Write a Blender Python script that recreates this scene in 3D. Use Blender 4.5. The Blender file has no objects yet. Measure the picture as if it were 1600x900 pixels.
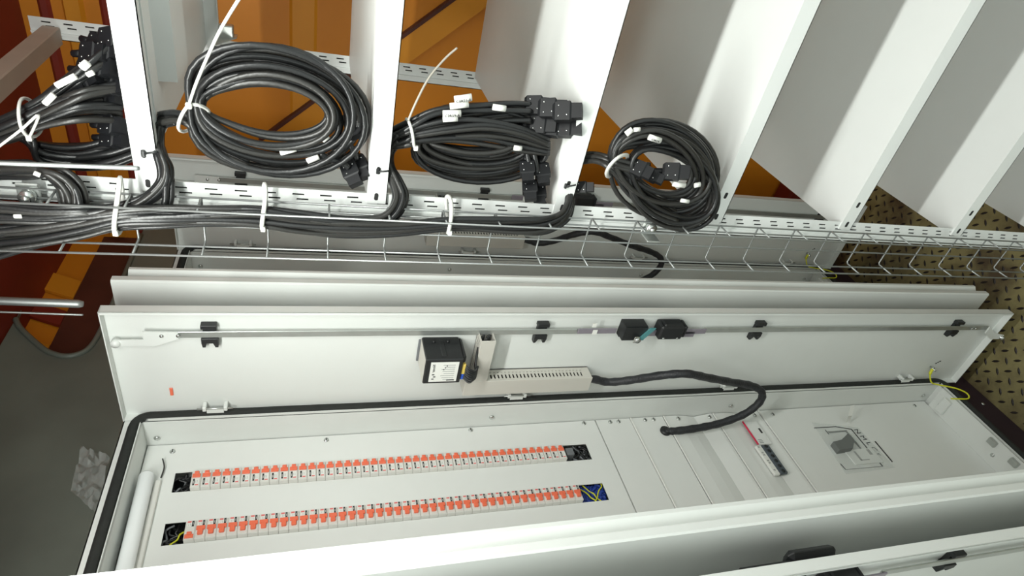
import bpy, math, random
from mathutils import Vector, Matrix

# ------------------------------------------------------------------ camera
H = 2.0                       # camera height above the floor
F = 963.615                   # focal length in pixels of a 1600x900 frame
R = [[0.95043162, -0.19674143, -0.24077488],
     [0.01400324, 0.80065908, -0.59895655],
     [0.31061817, 0.56589561, 0.76372673]]
right = Vector((-R[0][1], R[0][2], -R[0][0]))
down = Vector((-R[1][1], R[1][2], -R[1][0]))
fwd = Vector((-R[2][1], R[2][2], -R[2][0]))
scene = bpy.context.scene
cd = bpy.data.cameras.new('camera')
cam = bpy.data.objects.new('camera', cd)
scene.collection.objects.link(cam)
cd.sensor_fit = 'HORIZONTAL'
cd.sensor_width = 36.0
cd.lens = F / 1600 * 36.0
cd.clip_start = 0.01
m = Matrix((right, -down, -fwd)).transposed().to_4x4()
m.translation = Vector((0, 0, H))
cam.matrix_world = m
scene.camera = cam

# ------------------------------------------------------------------ light
scene.view_settings.view_transform = 'Standard'
scene.view_settings.look = 'None'
scene.view_settings.exposure = 0.44
scene.view_settings.gamma = 1.0
w = bpy.data.worlds.new('world')
scene.world = w
w.use_nodes = True
w.node_tree.nodes['Background'].inputs[0].default_value = (0.80, 0.89, 0.84, 1)
w.node_tree.nodes['Background'].inputs[1].default_value = 0.80
LAMP = (-0.20, 0.343, H + 0.378)
ld = bpy.data.lights.new('tube_light', 'AREA')
ld.shape = 'RECTANGLE'
ld.size = 1.2
ld.size_y = 0.035
ld.energy = 11.8
ld.color = (0.97, 1.0, 0.95)
lo = bpy.data.objects.new('tube_light', ld)
lo.location = (LAMP[0], LAMP[1], LAMP[2] - 0.022)
lo.rotation_euler = (math.radians(28), 0, 0)
scene.collection.objects.link(lo)

FILL_LAMP = (-0.10, -0.80, H + 0.62)  # unseen fill light, added to brighten the near door leaf
ld2 = bpy.data.lights.new('fill_light', 'AREA')
ld2.shape = 'RECTANGLE'
ld2.size = 1.2
ld2.size_y = 0.30
ld2.energy = 6.5
ld2.color = (0.95, 1.0, 0.96)
lo2 = bpy.data.objects.new('fill_light', ld2)
lo2.location = (FILL_LAMP[0], FILL_LAMP[1], FILL_LAMP[2] - 0.012)
lo2.rotation_euler = (math.radians(20), 0, 0)
scene.collection.objects.link(lo2)

rnd = random.Random(7)
C = scene.collection.objects

# ------------------------------------------------------------------ helpers
def ray(px, py):
    return right * ((px - 800) / F) + down * ((py - 450) / F) + fwd

def at(px, py, ax, v):
    """the point where the sight line of a photo pixel meets a real plane (z given relative to the camera)"""
    d = ray(px, py)
    i = 'XYZ'.index(ax)
    return Vector((0, 0, H)) + d * (v / d[i])

def V(x, y, z):
    return Vector((x, y, z + H))

def mat(name, col, rough=0.5, metal=0.0, noise=0.0, scale=20.0, bump=0.0, bscale=200.0, spec=0.5, alpha=1.0, trans=0.0, emit=0.0):
    mt = bpy.data.materials.new(name)
    mt.use_nodes = True
    nt = mt.node_tree
    b = nt.nodes['Principled BSDF']
    b.inputs['Roughness'].default_value = rough
    b.inputs['Metallic'].default_value = metal
    b.inputs['Specular IOR Level'].default_value = spec
    b.inputs['Alpha'].default_value = alpha
    b.inputs['Transmission Weight'].default_value = trans
    c = tuple(col) + (1,)
    b.inputs['Base Color'].default_value = c
    tc = nt.nodes.new('ShaderNodeTexCoord')
    n = nt.nodes.new('ShaderNodeTexNoise')
    n.inputs['Scale'].default_value = scale
    n.inputs['Detail'].default_value = 4
    nt.links.new(tc.outputs['Object'], n.inputs['Vector'])
    r = nt.nodes.new('ShaderNodeMix')
    r.data_type = 'RGBA'
    k = max(noise, 0.02)
    r.inputs['A'].default_value = tuple(max(0, x * (1 - k)) for x in col) + (1,)
    r.inputs['B'].default_value = tuple(min(1, x * (1 + k)) for x in col) + (1,)
    nt.links.new(n.outputs['Fac'], r.inputs['Factor'])
    nt.links.new(r.outputs['Result'], b.inputs['Base Color'])
    if bump:
        n2 = nt.nodes.new('ShaderNodeTexNoise')
        n2.inputs['Scale'].default_value = bscale
        nt.links.new(tc.outputs['Object'], n2.inputs['Vector'])
        bp = nt.nodes.new('ShaderNodeBump')
        bp.inputs['Strength'].default_value = bump
        bp.inputs['Distance'].default_value = 0.002
        nt.links.new(n2.outputs['Fac'], bp.inputs['Height'])
        nt.links.new(bp.outputs['Normal'], b.inputs['Normal'])
    if emit:
        b.inputs['Emission Color'].default_value = c
        b.inputs['Emission Strength'].default_value = emit
    return mt

M = {}
M['coat'] = mat('white_powder_coat', (0.72, 0.74, 0.715), 0.42, bump=0.06, bscale=900)
M['shelfcoat'] = mat('shelf_powder_coat', (0.74, 0.76, 0.745), 0.45, bump=0.05, bscale=900)
M['cover'] = mat('cover_coat', (0.78, 0.79, 0.765), 0.55)
M['gasket'] = mat('black_foam_gasket', (0.018, 0.020, 0.018), 0.85, noise=0.3, scale=60, bump=0.4)
M['zinc'] = mat('galvanised_steel', (0.50, 0.52, 0.50), 0.35, 0.75, noise=0.15, scale=40)
M['wire'] = mat('zinc_wire', (0.30, 0.315, 0.31), 0.42, 0.7, noise=0.1)
M['steel'] = mat('polished_screw_steel', (0.6, 0.62, 0.6), 0.22, 0.9)
M['black'] = mat('black_plastic', (0.012, 0.013, 0.014), 0.45, noise=0.2)
M['plug'] = mat('black_connector_plastic', (0.005, 0.0055, 0.0068), 0.5, noise=0.2, spec=0.35)
M['cable'] = mat('black_cable_sheath', (0.013, 0.0135, 0.014), 0.33, noise=0.15, bump=0.1, bscale=300)
M['cable2'] = mat('dark_grey_cable_sheath', (0.022, 0.0215, 0.020), 0.35, noise=0.15, bump=0.1, bscale=300)
M['hose'] = mat('corrugated_black_hose', (0.016, 0.017, 0.020), 0.5, noise=0.4, scale=30, bump=0.8, bscale=260)
M['dark'] = mat('dark_slot', (0.02, 0.02, 0.02), 0.9)
M['void'] = mat('cabinet_depth', (0.015, 0.017, 0.018), 0.7, noise=0.5, scale=50)
M['tie'] = mat('white_nylon', (0.66, 0.66, 0.62), 0.4)
M['tieg'] = mat('grey_nylon', (0.40, 0.37, 0.32), 0.45)
M['label'] = mat('white_label', (0.80, 0.80, 0.76), 0.6)
M['ink'] = mat('black_ink', (0.03, 0.03, 0.03), 0.7)
M['grey_ink'] = mat('grey_ink', (0.38, 0.39, 0.38), 0.7)
M['red_ink'] = mat('red_ink', (0.75, 0.18, 0.17), 0.7)
M['orange_lever'] = mat('orange_red_lever', (0.86, 0.17, 0.085), 0.4)
M['mcb'] = mat('breaker_housing', (0.70, 0.69, 0.65), 0.45)
M['duct'] = mat('cream_duct_plastic', (0.56, 0.54, 0.49), 0.55)
M['orange'] = mat('orange_container_paint', (0.68, 0.235, 0.012), 0.5, noise=0.08, scale=3, bump=0.1, bscale=80)
M['orange2'] = mat('bright_orange_paint', (0.74, 0.29, 0.016), 0.5, noise=0.10, scale=5)
M['redbrown'] = mat('dark_red_container_paint', (0.22, 0.022, 0.010), 0.6, noise=0.3, scale=6)
M['brown'] = mat('brown_primer', (0.09, 0.022, 0.012), 0.6, noise=0.4, scale=14)
M['liner'] = mat('grey_liner_film', (0.150, 0.170, 0.145), 0.38, noise=0.5, scale=4, bump=0.5, bscale=6)
M['beam'] = mat('dark_primed_beam', (0.022, 0.009, 0.016), 0.6, noise=0.4, scale=20)
M['seal'] = mat('brown_grey_sealant', (0.085, 0.075, 0.055), 0.7, noise=0.4, scale=40)
M['lamp_white'] = mat('tube_glass', (0.90, 0.92, 0.93), 0.25)
M['emit'] = mat('lit_tube', (0.95, 1.0, 0.95), 0.3, emit=6.0)
M['tape_red'] = mat('red_film', (0.72, 0.02, 0.08), 0.4)
M['yellow'] = mat('yellow_green_wire', (0.62, 0.62, 0.02), 0.4)
M['blue'] = mat('blue_wire', (0.02, 0.10, 0.55), 0.4)
M['blued'] = mat('blue_wire_bundle', (0.012, 0.040, 0.26), 0.5, noise=0.3)
M['brass'] = mat('yellow_terminal', (0.75, 0.55, 0.12), 0.45)
M['handle'] = mat('grey_handle', (0.16, 0.17, 0.165), 0.5)
M['greysw'] = mat('grey_plastic', (0.16, 0.17, 0.18), 0.5)
M['terminal'] = mat('slate_terminals', (0.07, 0.085, 0.10), 0.4, noise=0.7, scale=60)
M['clear'] = mat('clear_film', (0.80, 0.84, 0.82), 0.22, alpha=0.17, noise=0.2)
M['beige'] = mat('beige_primed_steel', (0.40, 0.32, 0.26), 0.6, noise=0.1)
M['teal'] = mat('teal_zinc_plate', (0.12, 0.36, 0.38), 0.3, 0.4)
M['purple'] = mat('violet_grey_zinc', (0.32, 0.29, 0.34), 0.35, 0.5)

# floor paint and lugs
def floor_mat():
    mt = bpy.data.materials.new('olive_floor_paint')
    mt.use_nodes = True
    nt = mt.node_tree
    b = nt.nodes['Principled BSDF']
    tc = nt.nodes.new('ShaderNodeTexCoord')
    n = nt.nodes.new('ShaderNodeTexNoise')
    n.inputs['Scale'].default_value = 5
    n.inputs['Detail'].default_value = 6
    n.inputs['Roughness'].default_value = 0.6
    nt.links.new(tc.outputs['Object'], n.inputs['Vector'])
    cr = nt.nodes.new('ShaderNodeValToRGB')
    cr.color_ramp.elements[0].position = 0.36
    cr.color_ramp.elements[0].color = (0.075, 0.052, 0.028, 1)
    cr.color_ramp.elements[1].position = 0.56
    cr.color_ramp.elements[1].color = (0.27, 0.235, 0.105, 1)
    nt.links.new(n.outputs['Fac'], cr.inputs['Fac'])
    nt.links.new(cr.outputs['Color'], b.inputs['Base Color'])
    b.inputs['Roughness'].default_value = 0.5
    return mt
M['floor'] = floor_mat()
M['lug'] = mat('worn_dark_lug', (0.014, 0.009, 0.008), 0.55, noise=0.6, scale=30)


class MB:
    """collects shapes (world coordinates) into one mesh"""
    def __init__(s):
        s.v = []; s.f = []; s.m = []; s.sm = []
        s.mats = []
        s.cur = 0
    def use(s, name):
        if name not in s.mats: s.mats.append(name)
        s.cur = s.mats.index(name)
        return s
    def add(s, vs, fs, smooth=False):
        n = len(s.v)
        s.v += [tuple(p) for p in vs]
        for f in fs:
            s.f.append([i + n for i in f]); s.m.append(s.cur); s.sm.append(smooth)
        return s
    def hexa(s, p):
        return s.add(p, [(0,3,2,1),(4,5,6,7),(0,1,5,4),(1,2,6,5),(2,3,7,6),(3,0,4,7)])
    def box(s, a, b, bev=0.0):
        x0, x1 = sorted((a[0], b[0])); y0, y1 = sorted((a[1], b[1])); z0, z1 = sorted((a[2], b[2]))
        if bev <= 0:
            return s.hexa([(x0,y0,z0),(x1,y0,z0),(x1,y1,z0),(x0,y1,z0),(x0,y0,z1),(x1,y0,z1),(x1,y1,z1),(x0,y1,z1)])
        bev = min(bev, (x1-x0)*.45, (y1-y0)*.45, (z1-z0)*.45)
        vs = []; idx = {}
        for i, (X, sx) in enumerate(((x0,1),(x1,-1))):
            for j, (Y, sy) in enumerate(((y0,1),(y1,-1))):
                for k, (Z, sz) in enumerate(((z0,1),(z1,-1))):
                    for a_ in range(3):
                        p = [X + sx*bev, Y + sy*bev, Z + sz*bev]
                        p[a_] = (X, Y, Z)[a_]
                        idx[(i,j,k,a_)] = len(vs); vs.append(p)
        fs = []
        for a_ in range(3):
            o = [x for x in range(3) if x != a_]
            for e in (0, 1):
                q = []
                for (u, v_) in ((0,0),(1,0),(1,1),(0,1)):
                    k = [0,0,0]; k[a_] = e; k[o[0]] = u; k[o[1]] = v_
                    q.append(idx[(k[0],k[1],k[2],a_)])
                flip = (e == 0) ^ (a_ == 1)
                fs.append(q[::-1] if flip else q)
        for a_ in range(3):          # edges along axis a_
            b_, c_ = [x for x in range(3) if x != a_]
            for eb in (0,1):
                for ec in (0,1):
                    k0 = [0,0,0]; k1 = [0,0,0]
                    k0[a_] = 0; k1[a_] = 1
                    for k in (k0, k1): k[b_] = eb; k[c_] = ec
                    fs.append([idx[(*k0,b_)], idx[(*k1,b_)], idx[(*k1,c_)], idx[(*k0,c_)]])
        for i in (0,1):
            for j in (0,1):
                for k in (0,1):
                    fs.append([idx[(i,j,k,0)], idx[(i,j,k,1)], idx[(i,j,k,2)]])
        return s.add(vs, fs)
    def prism(s, pts, ax, a, b):
        """polygon pts (2D, the two other axes in order) extruded along ax from a to b"""
        i = 'XYZ'.index(ax); n = len(pts); vs = []
        for t in (a, b):
            for p in pts:
                q = list(p); q.insert(i, t); vs.append(q)
        fs = [tuple(range(n))[::-1], tuple(range(n, 2*n))]
        for k in range(n):
            fs.append((k, (k+1) % n, n + (k+1) % n, n + k))
        return s.add(vs, fs)
    def tube(s, pts, r, n=8, closed=False, cap=True, flat=1.0, up=None):
        P = [Vector(p) for p in pts]; N = len(P)
        rs = r if isinstance(r, (list, tuple)) else [r]*N
        T = []
        for i in range(N):
            if closed: t = P[(i+1) % N] - P[i-1]
            else: t = P[min(i+1, N-1)] - P[max(i-1, 0)]
            T.append(t.normalized() if t.length > 1e-9 else Vector((0,0,1)))
        u = Vector(up) if up else (Vector((0,1,0)) if abs(T[0].y) < .9 else Vector((1,0,0)))
        vs = []
        for i in range(N):
            u = (u - T[i]*u.dot(T[i]))
            if u.length < 1e-6: u = T[i].orthogonal()
            u.normalize(); w_ = T[i].cross(u)
            for k in range(n):
                a = 2*math.pi*k/n
                vs.append(P[i] + (u*math.cos(a)*flat + w_*math.sin(a))*rs[i])
            if up: u = Vector(up)
        fs = []
        for i in range(N if closed else N-1):
            j = (i+1) % N
            for k in range(n):
                l = (k+1) % n
                fs.append((i*n+k, i*n+l, j*n+l, j*n+k))
        if cap and not closed:
            fs.append(tuple(range(n))[::-1]); fs.append(tuple((N-1)*n+k for k in range(n)))
        return s.add(vs, fs, True)
    def cyl(s, a, b, r, n=16, r2=None):
        a = Vector(a); b = Vector(b)
        return s.tube([a, b], [r, r if r2 is None else r2], n)
    def dome(s, c, nrm, r, h):
        c = Vector(c); nrm = Vector(nrm).normalized(); u = nrm.orthogonal().normalized(); w_ = nrm.cross(u)
        vs = []; fs = []; L = [(1,0),(.92,.45),(.6,.85)]
        for (k, q) in L:
            for i in range(10):
                a = 2*math.pi*i/10
                vs.append(c + (u*math.cos(a)+w_*math.sin(a))*r*k + nrm*h*q)
        vs.append(c + nrm*h)
        for j in range(2):
            for i in range(10):
                l = (i+1) % 10
                fs.append((j*10+i, j*10+l, j*10+10+l, j*10+10+i))
        for i in range(10): fs.append((20+i, 20+(i+1) % 10, 30))
        fs.append(tuple(range(10))[::-1])
        return s.add(vs, fs, True)
    def plate(s, ax, t0, t1, u0, u1, v0, v1, holes=()):
        """slab normal to ax between t0..t1 with real rectangular holes (u0,u1,v0,v1)"""
        us = sorted({u0, u1, *[h[0] for h in holes], *[h[1] for h in holes]})
        vs_ = sorted({v0, v1, *[h[2] for h in holes], *[h[3] for h in holes]})
        us = [u for u in us if u0 <= u <= u1]; vs_ = [v for v in vs_ if v0 <= v <= v1]
        def solid(i, j):
            if i < 0 or j < 0 or i >= len(us)-1 or j >= len(vs_)-1: return False
            cu = (us[i]+us[i+1])/2; cv = (vs_[j]+vs_[j+1])/2
            return not any(h[0] < cu < h[1] and h[2] < cv < h[3] for h in holes)
        def pt(u, v, t):
            q = [u, v]; q.insert('XYZ'.index(ax), t); return q
        idx = {}; vs = []
        def vi(i, j, t):
            k = (i, j, t)
            if k not in idx: idx[k] = len(vs); vs.append(pt(us[i], vs_[j], (t0, t1)[t]))
            return idx[k]
        fs = []
        for i in range(len(us)-1):
            for j in range(len(vs_)-1):
                if not solid(i, j): continue
                fs.append((vi(i,j,1), vi(i+1,j,1), vi(i+1,j+1,1), vi(i,j+1,1)))
                fs.append((vi(i,j,0), vi(i,j+1,0), vi(i+1,j+1,0), vi(i+1,j,0)))
                for (di, dj, a, b) in ((-1,0,(0,0),(0,1)),(1,0,(1,0),(1,1)),(0,-1,(0,0),(1,0)),(0,1,(0,1),(1,1))):
                    if not solid(i+di, j+dj):
                        p = (i+a[0], j+a[1]); q = (i+b[0], j+b[1])
                        fs.append((vi(*p,0), vi(*q,0), vi(*q,1), vi(*p,1)))
        return s.add(vs, fs)
    def build(s, name, parent=None, origin=None, matname=None):
        me = bpy.data.meshes.new(name)
        if parent is not None:
            o3 = Vector(root_loc(parent))
        elif origin is not None:
            o3 = Vector(origin)
        else:
            xs = [v[0] for v in s.v]; ys = [v[1] for v in s.v]; zs = [v[2] for v in s.v]
            o3 = Vector(((min(xs)+max(xs))/2, (min(ys)+max(ys))/2, min(zs)))
        me.from_pydata([tuple(Vector(v) - o3) for v in s.v], [], s.f)
        for mn in s.mats: me.materials.append(M[mn])
        me.polygons.foreach_set('material_index', s.m)
        me.polygons.foreach_set('use_smooth', s.sm)
        me.update()
        import bmesh
        bm = bmesh.new(); bm.from_mesh(me)
        bmesh.ops.recalc_face_normals(bm, faces=bm.faces)
        bm.to_mesh(me); bm.free()
        o = bpy.data.objects.new(name, me)
        C.link(o)
        if parent is not None: o.parent = parent
        else: o.location = o3
        return o

def root_loc(o):
    p = Vector((0, 0, 0))
    while o is not None:
        p += o.location; o = o.parent
    return p

def thing(name, label, cat, loc, group=None):
    o = bpy.data.objects.new(name, None)
    o.empty_display_size = 0.05
    C.link(o); o.location = loc
    o['label'] = label; o['category'] = cat
    if group: o['group'] = group
    return o

def tag(o, label, cat, group=None):
    o['label'] = label; o['category'] = cat
    if group: o['group'] = group
    return o

def struct(o):
    o['kind'] = 'structure'
    return o

def copy_tree(o, parent=None):
    c = o.copy(); C.link(c)
    if parent is not None: c.parent = parent
    for ch in [x for x in KIDS if x.parent == o]:
        copy_tree(ch, c)
    return c
KIDS = []

def smooth(pts, n=8, closed=False):
    """Catmull-Rom through pts (tuples of any length)"""
    N = len(pts); out = []
    rng = range(N) if closed else range(N-1)
    for i in rng:
        p0 = pts[(i-1) % N] if closed or i > 0 else pts[0]
        p1 = pts[i]; p2 = pts[(i+1) % N]
        p3 = pts[(i+2) % N] if closed or i+2 < N else pts[-1]
        for k in range(n):
            t = k/n
            out.append(tuple(0.5*((2*b)+(-a+c)*t+(2*a-5*b+4*c-d)*t*t+(-a+3*b-3*c+d)*t**3) for a, b, c, d in zip(p0, p1, p2, p3)))
    if not closed: out.append(tuple(pts[-1]))
    return out

def text_mesh(body, size, name, matname, parent, origin, xdir, ydir, extrude=0.0002):
    cu = bpy.data.curves.new(name, 'FONT')
    cu.body = body; cu.size = size; cu.extrude = extrude; cu.align_x = 'CENTER'; cu.align_y = 'CENTER'
    cu.resolution_u = 2
    tmp = bpy.data.objects.new(name + '_source', cu); C.link(tmp)
    dg = bpy.context.evaluated_depsgraph_get()
    me = bpy.data.meshes.new_from_object(tmp.evaluated_get(dg))
    bpy.data.objects.remove(tmp)
    me.materials.clear(); me.materials.append(M[matname])
    xd = Vector(xdir).normalized(); yd = Vector(ydir).normalized(); zd = xd.cross(yd)
    mm = Matrix((xd, yd, zd)).transposed().to_4x4()
    mm.translation = Vector(origin) - (root_loc(parent) if parent else Vector((0, 0, 0)))
    me.transform(mm)
    o = bpy.data.objects.new(name, me); C.link(o)
    if parent: o.parent = parent
    return o

# ================================================================== the setting
# floor: painted chequer plate, 43 mm lug grid at 45 degrees
mb = MB().use('floor')
mb.box((-1.25, -1.2, -0.02), (1.6, 1.95, 0.0))
mb.use('lug')
d1 = Vector((0.7071, -0.7071, 0)); d2 = Vector((0.7071, 0.7071, 0)); zz = Vector((0, 0, 1))
gx = -1.07
while gx < 0.9:
    gy = 0.30
    while gy < 1.9:
        for (ox, oy, dd, ee) in ((0.026, -0.003, d1, d2), (0.0475, 0.0188, d2, d1)):
            c = Vector((gx + ox, gy + oy, 0.0))
            L = 0.0125; Wd = 0.0036; hh = 0.0014
            mb.add([c - dd*L, c - dd*L*.35 - ee*Wd, c + dd*L*.35 - ee*Wd, c + dd*L, c + dd*L*.35 + ee*Wd, c - dd*L*.35 + ee*Wd,
                    c - dd*L*.3 + zz*hh, c + dd*L*.3 + zz*hh],
                   [(0,1,6),(1,2,7,6),(2,3,7),(3,4,7),(4,5,6,7),(5,0,6)])
        gy += 0.0437
    gx += 0.043
struct(mb.build('floor', origin=(0, 0, 0)))

# back wall with horizontal ribs
mb = MB().use('orange')
mb.box((-1.3, 1.95, 0), (1.6, 1.97, H + 0.72))
struct(mb.build('wall_back', origin=(0, 1.96, 0)))
mb = MB()
for (z, wd, mt_, dp) in ((0.47, .045, 'orange2', .012), (0.60, .05, 'orange2', .014), (0.53, .018, 'redbrown', .005), (0.665, .03, 'redbrown', .008),
                         (0.03, .075, 'orange2', .005), (-0.72, .05, 'orange', .006)):
    mb.use(mt_)
    mb.prism([(1.95, z-wd/2), (1.95, z+wd/2), (1.95-dp, z+wd/2-.008), (1.95-dp, z-wd/2+.008)], 'X', -1.25, 1.5)
mb.v = [(x, y, z + H) for x, y, z in mb.v]
struct(mb.build('trim_1', origin=(0, 1.945, 2.0)))
mb = MB().use('redbrown')
mb.box((-1.25, 1.86, 0.0), (1.5, 1.95, 0.16), .01)
struct(mb.build('trim_2', origin=(0, 1.9, 0)))
# diagonal brace on the back wall
mb = MB().use('orange2')
a = V(-0.90, 1.937, 0.13); b = V(-0.30, 1.937, -0.53)
dd = (b - a).normalized(); nn = Vector((dd.z, 0, -dd.x)) * 0.034
q = Vector((0, 0.012, 0))
mb.hexa([a-nn-q, b-nn-q, b-nn+q, a-nn+q, a+nn-q, b+nn-q, b+nn+q, a+nn+q])
mb.use('brown')  # dark strip beside the brace: its shadow line put into colour
n2 = nn.normalized() * 0.005
a2 = a - nn*1.12 + Vector((0, -.002, 0)); b2 = b - nn*1.12 + Vector((0, -.002, 0))
mb.hexa([a2-n2-q, b2-n2-q, b2-n2+q, a2-n2+q, a2+n2-q, b2+n2-q, b2+n2+q, a2+n2+q])
struct(mb.build('trim_3', origin=(-0.6, 1.937, 1.8)))

# ceiling
mb = MB().use('redbrown')
mb.box((-1.3, -1.2, H + 0.72), (1.6, 1.97, H + 0.74))
struct(mb.build('ceiling', origin=(0, 0, H + 0.73)))

# side wall behind the cabinets: brown primer band, orange above it
mb = MB().use('orange')
mb.box((-1.30, -1.2, 0), (-1.27, 1.95, H + 0.74))
mb.use('brown'); mb.box((-1.27, -1.2, H + 0.40), (-1.262, 1.95, H + 0.64))
mb.use('orange2')
mb.prism([(-1.27, H + .655), (-1.27, H + .69), (-1.255, H + .683), (-1.255, H + .662)], 'Y', -1.2, 1.95) if False else None
for (y0, y1, mt_) in ((1.33, 1.42, 'orange2'), (1.50, 1.56, 'redbrown'), (1.62, 1.70, 'orange2')):
    mb.use(mt_)
    mb.prism([(y0, H + .64), (y1, H + .64), (y1 + .05, H + .74), (y0 + .05, H + .74)], 'X', -1.268, -1.258)
struct(mb.build('wall_left', origin=(-1.28, 0, 0)))

# grey liner with a rounded inner corner in front of the side wall
def liner():
    k = 1.2/1.15
    edge = [(1.44, .74), (1.399, .689), (1.362, .662), (1.292, .599), (1.269, .567), (1.261, .54), (1.270, .516), (1.292, .502), (1.341, .495), (1.45, .492), (1.86, .492)]
    pts = smooth([(y*k, z*k) for y, z in edge], 4)
    poly = [(-1.2, 0.0)] + [(-1.2, H + .715)] + [(1.5, H + .715)] + [(y, z + H) for y, z in pts if z < .715] + [(1.94, 0.0)]
    return poly
mb = MB().use('liner')
mb.prism(liner(), 'X', -1.215, -1.205)
struct(mb.build('trim_4', origin=(-1.21, .4, 0)))
# folded rim of that liner
mb = MB().use('liner')
k = 1.2/1.15
edge = smooth([(1.399*k, .684*k), (1.362*k, .662*k), (1.292*k, .599*k), (1.269*k, .567*k), (1.261*k, .54*k), (1.270*k, .516*k), (1.292*k, .502*k), (1.341*k, .495*k), (1.45*k, .492*k), (1.8*k, .492*k)], 5)
mb.tube([(-1.203, y, z + H) for y, z in edge], 0.007, 6)
struct(mb.build('trim_5'))

# dark beam the cabinets stand on
mb = MB().use('beam')
mb.box((-1.19, -0.9, 0), (-1.066, 1.93, 0.128), .004)
mb.use('seal'); mb.box((-1.19, -0.9, 0.128), (-1.052, 1.93, 0.1375), .002)
mb.use('steel')
for (x, y) in ((1502, 617), (1531, 617), (1507, 612)):
    pass
for y in (0.30, 0.88, 1.02, 1.5):
    mb.dome((-1.066, y, 0.045), (1, 0, 0), 0.006, 0.004)
struct(mb.build('trim_6', origin=(-1.13, .5, 0)))

# ================================================================== cabinets
PITCH = 0.61
YF, YN = 0.967, 0.412          # outer far and near sides
ZT, ZB = 0.345, -1.862
XF, XB = -1.045, -1.19
PX = -1.117                    # inner cover plane

def reg(o):
    KIDS.append(o); return o

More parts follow.
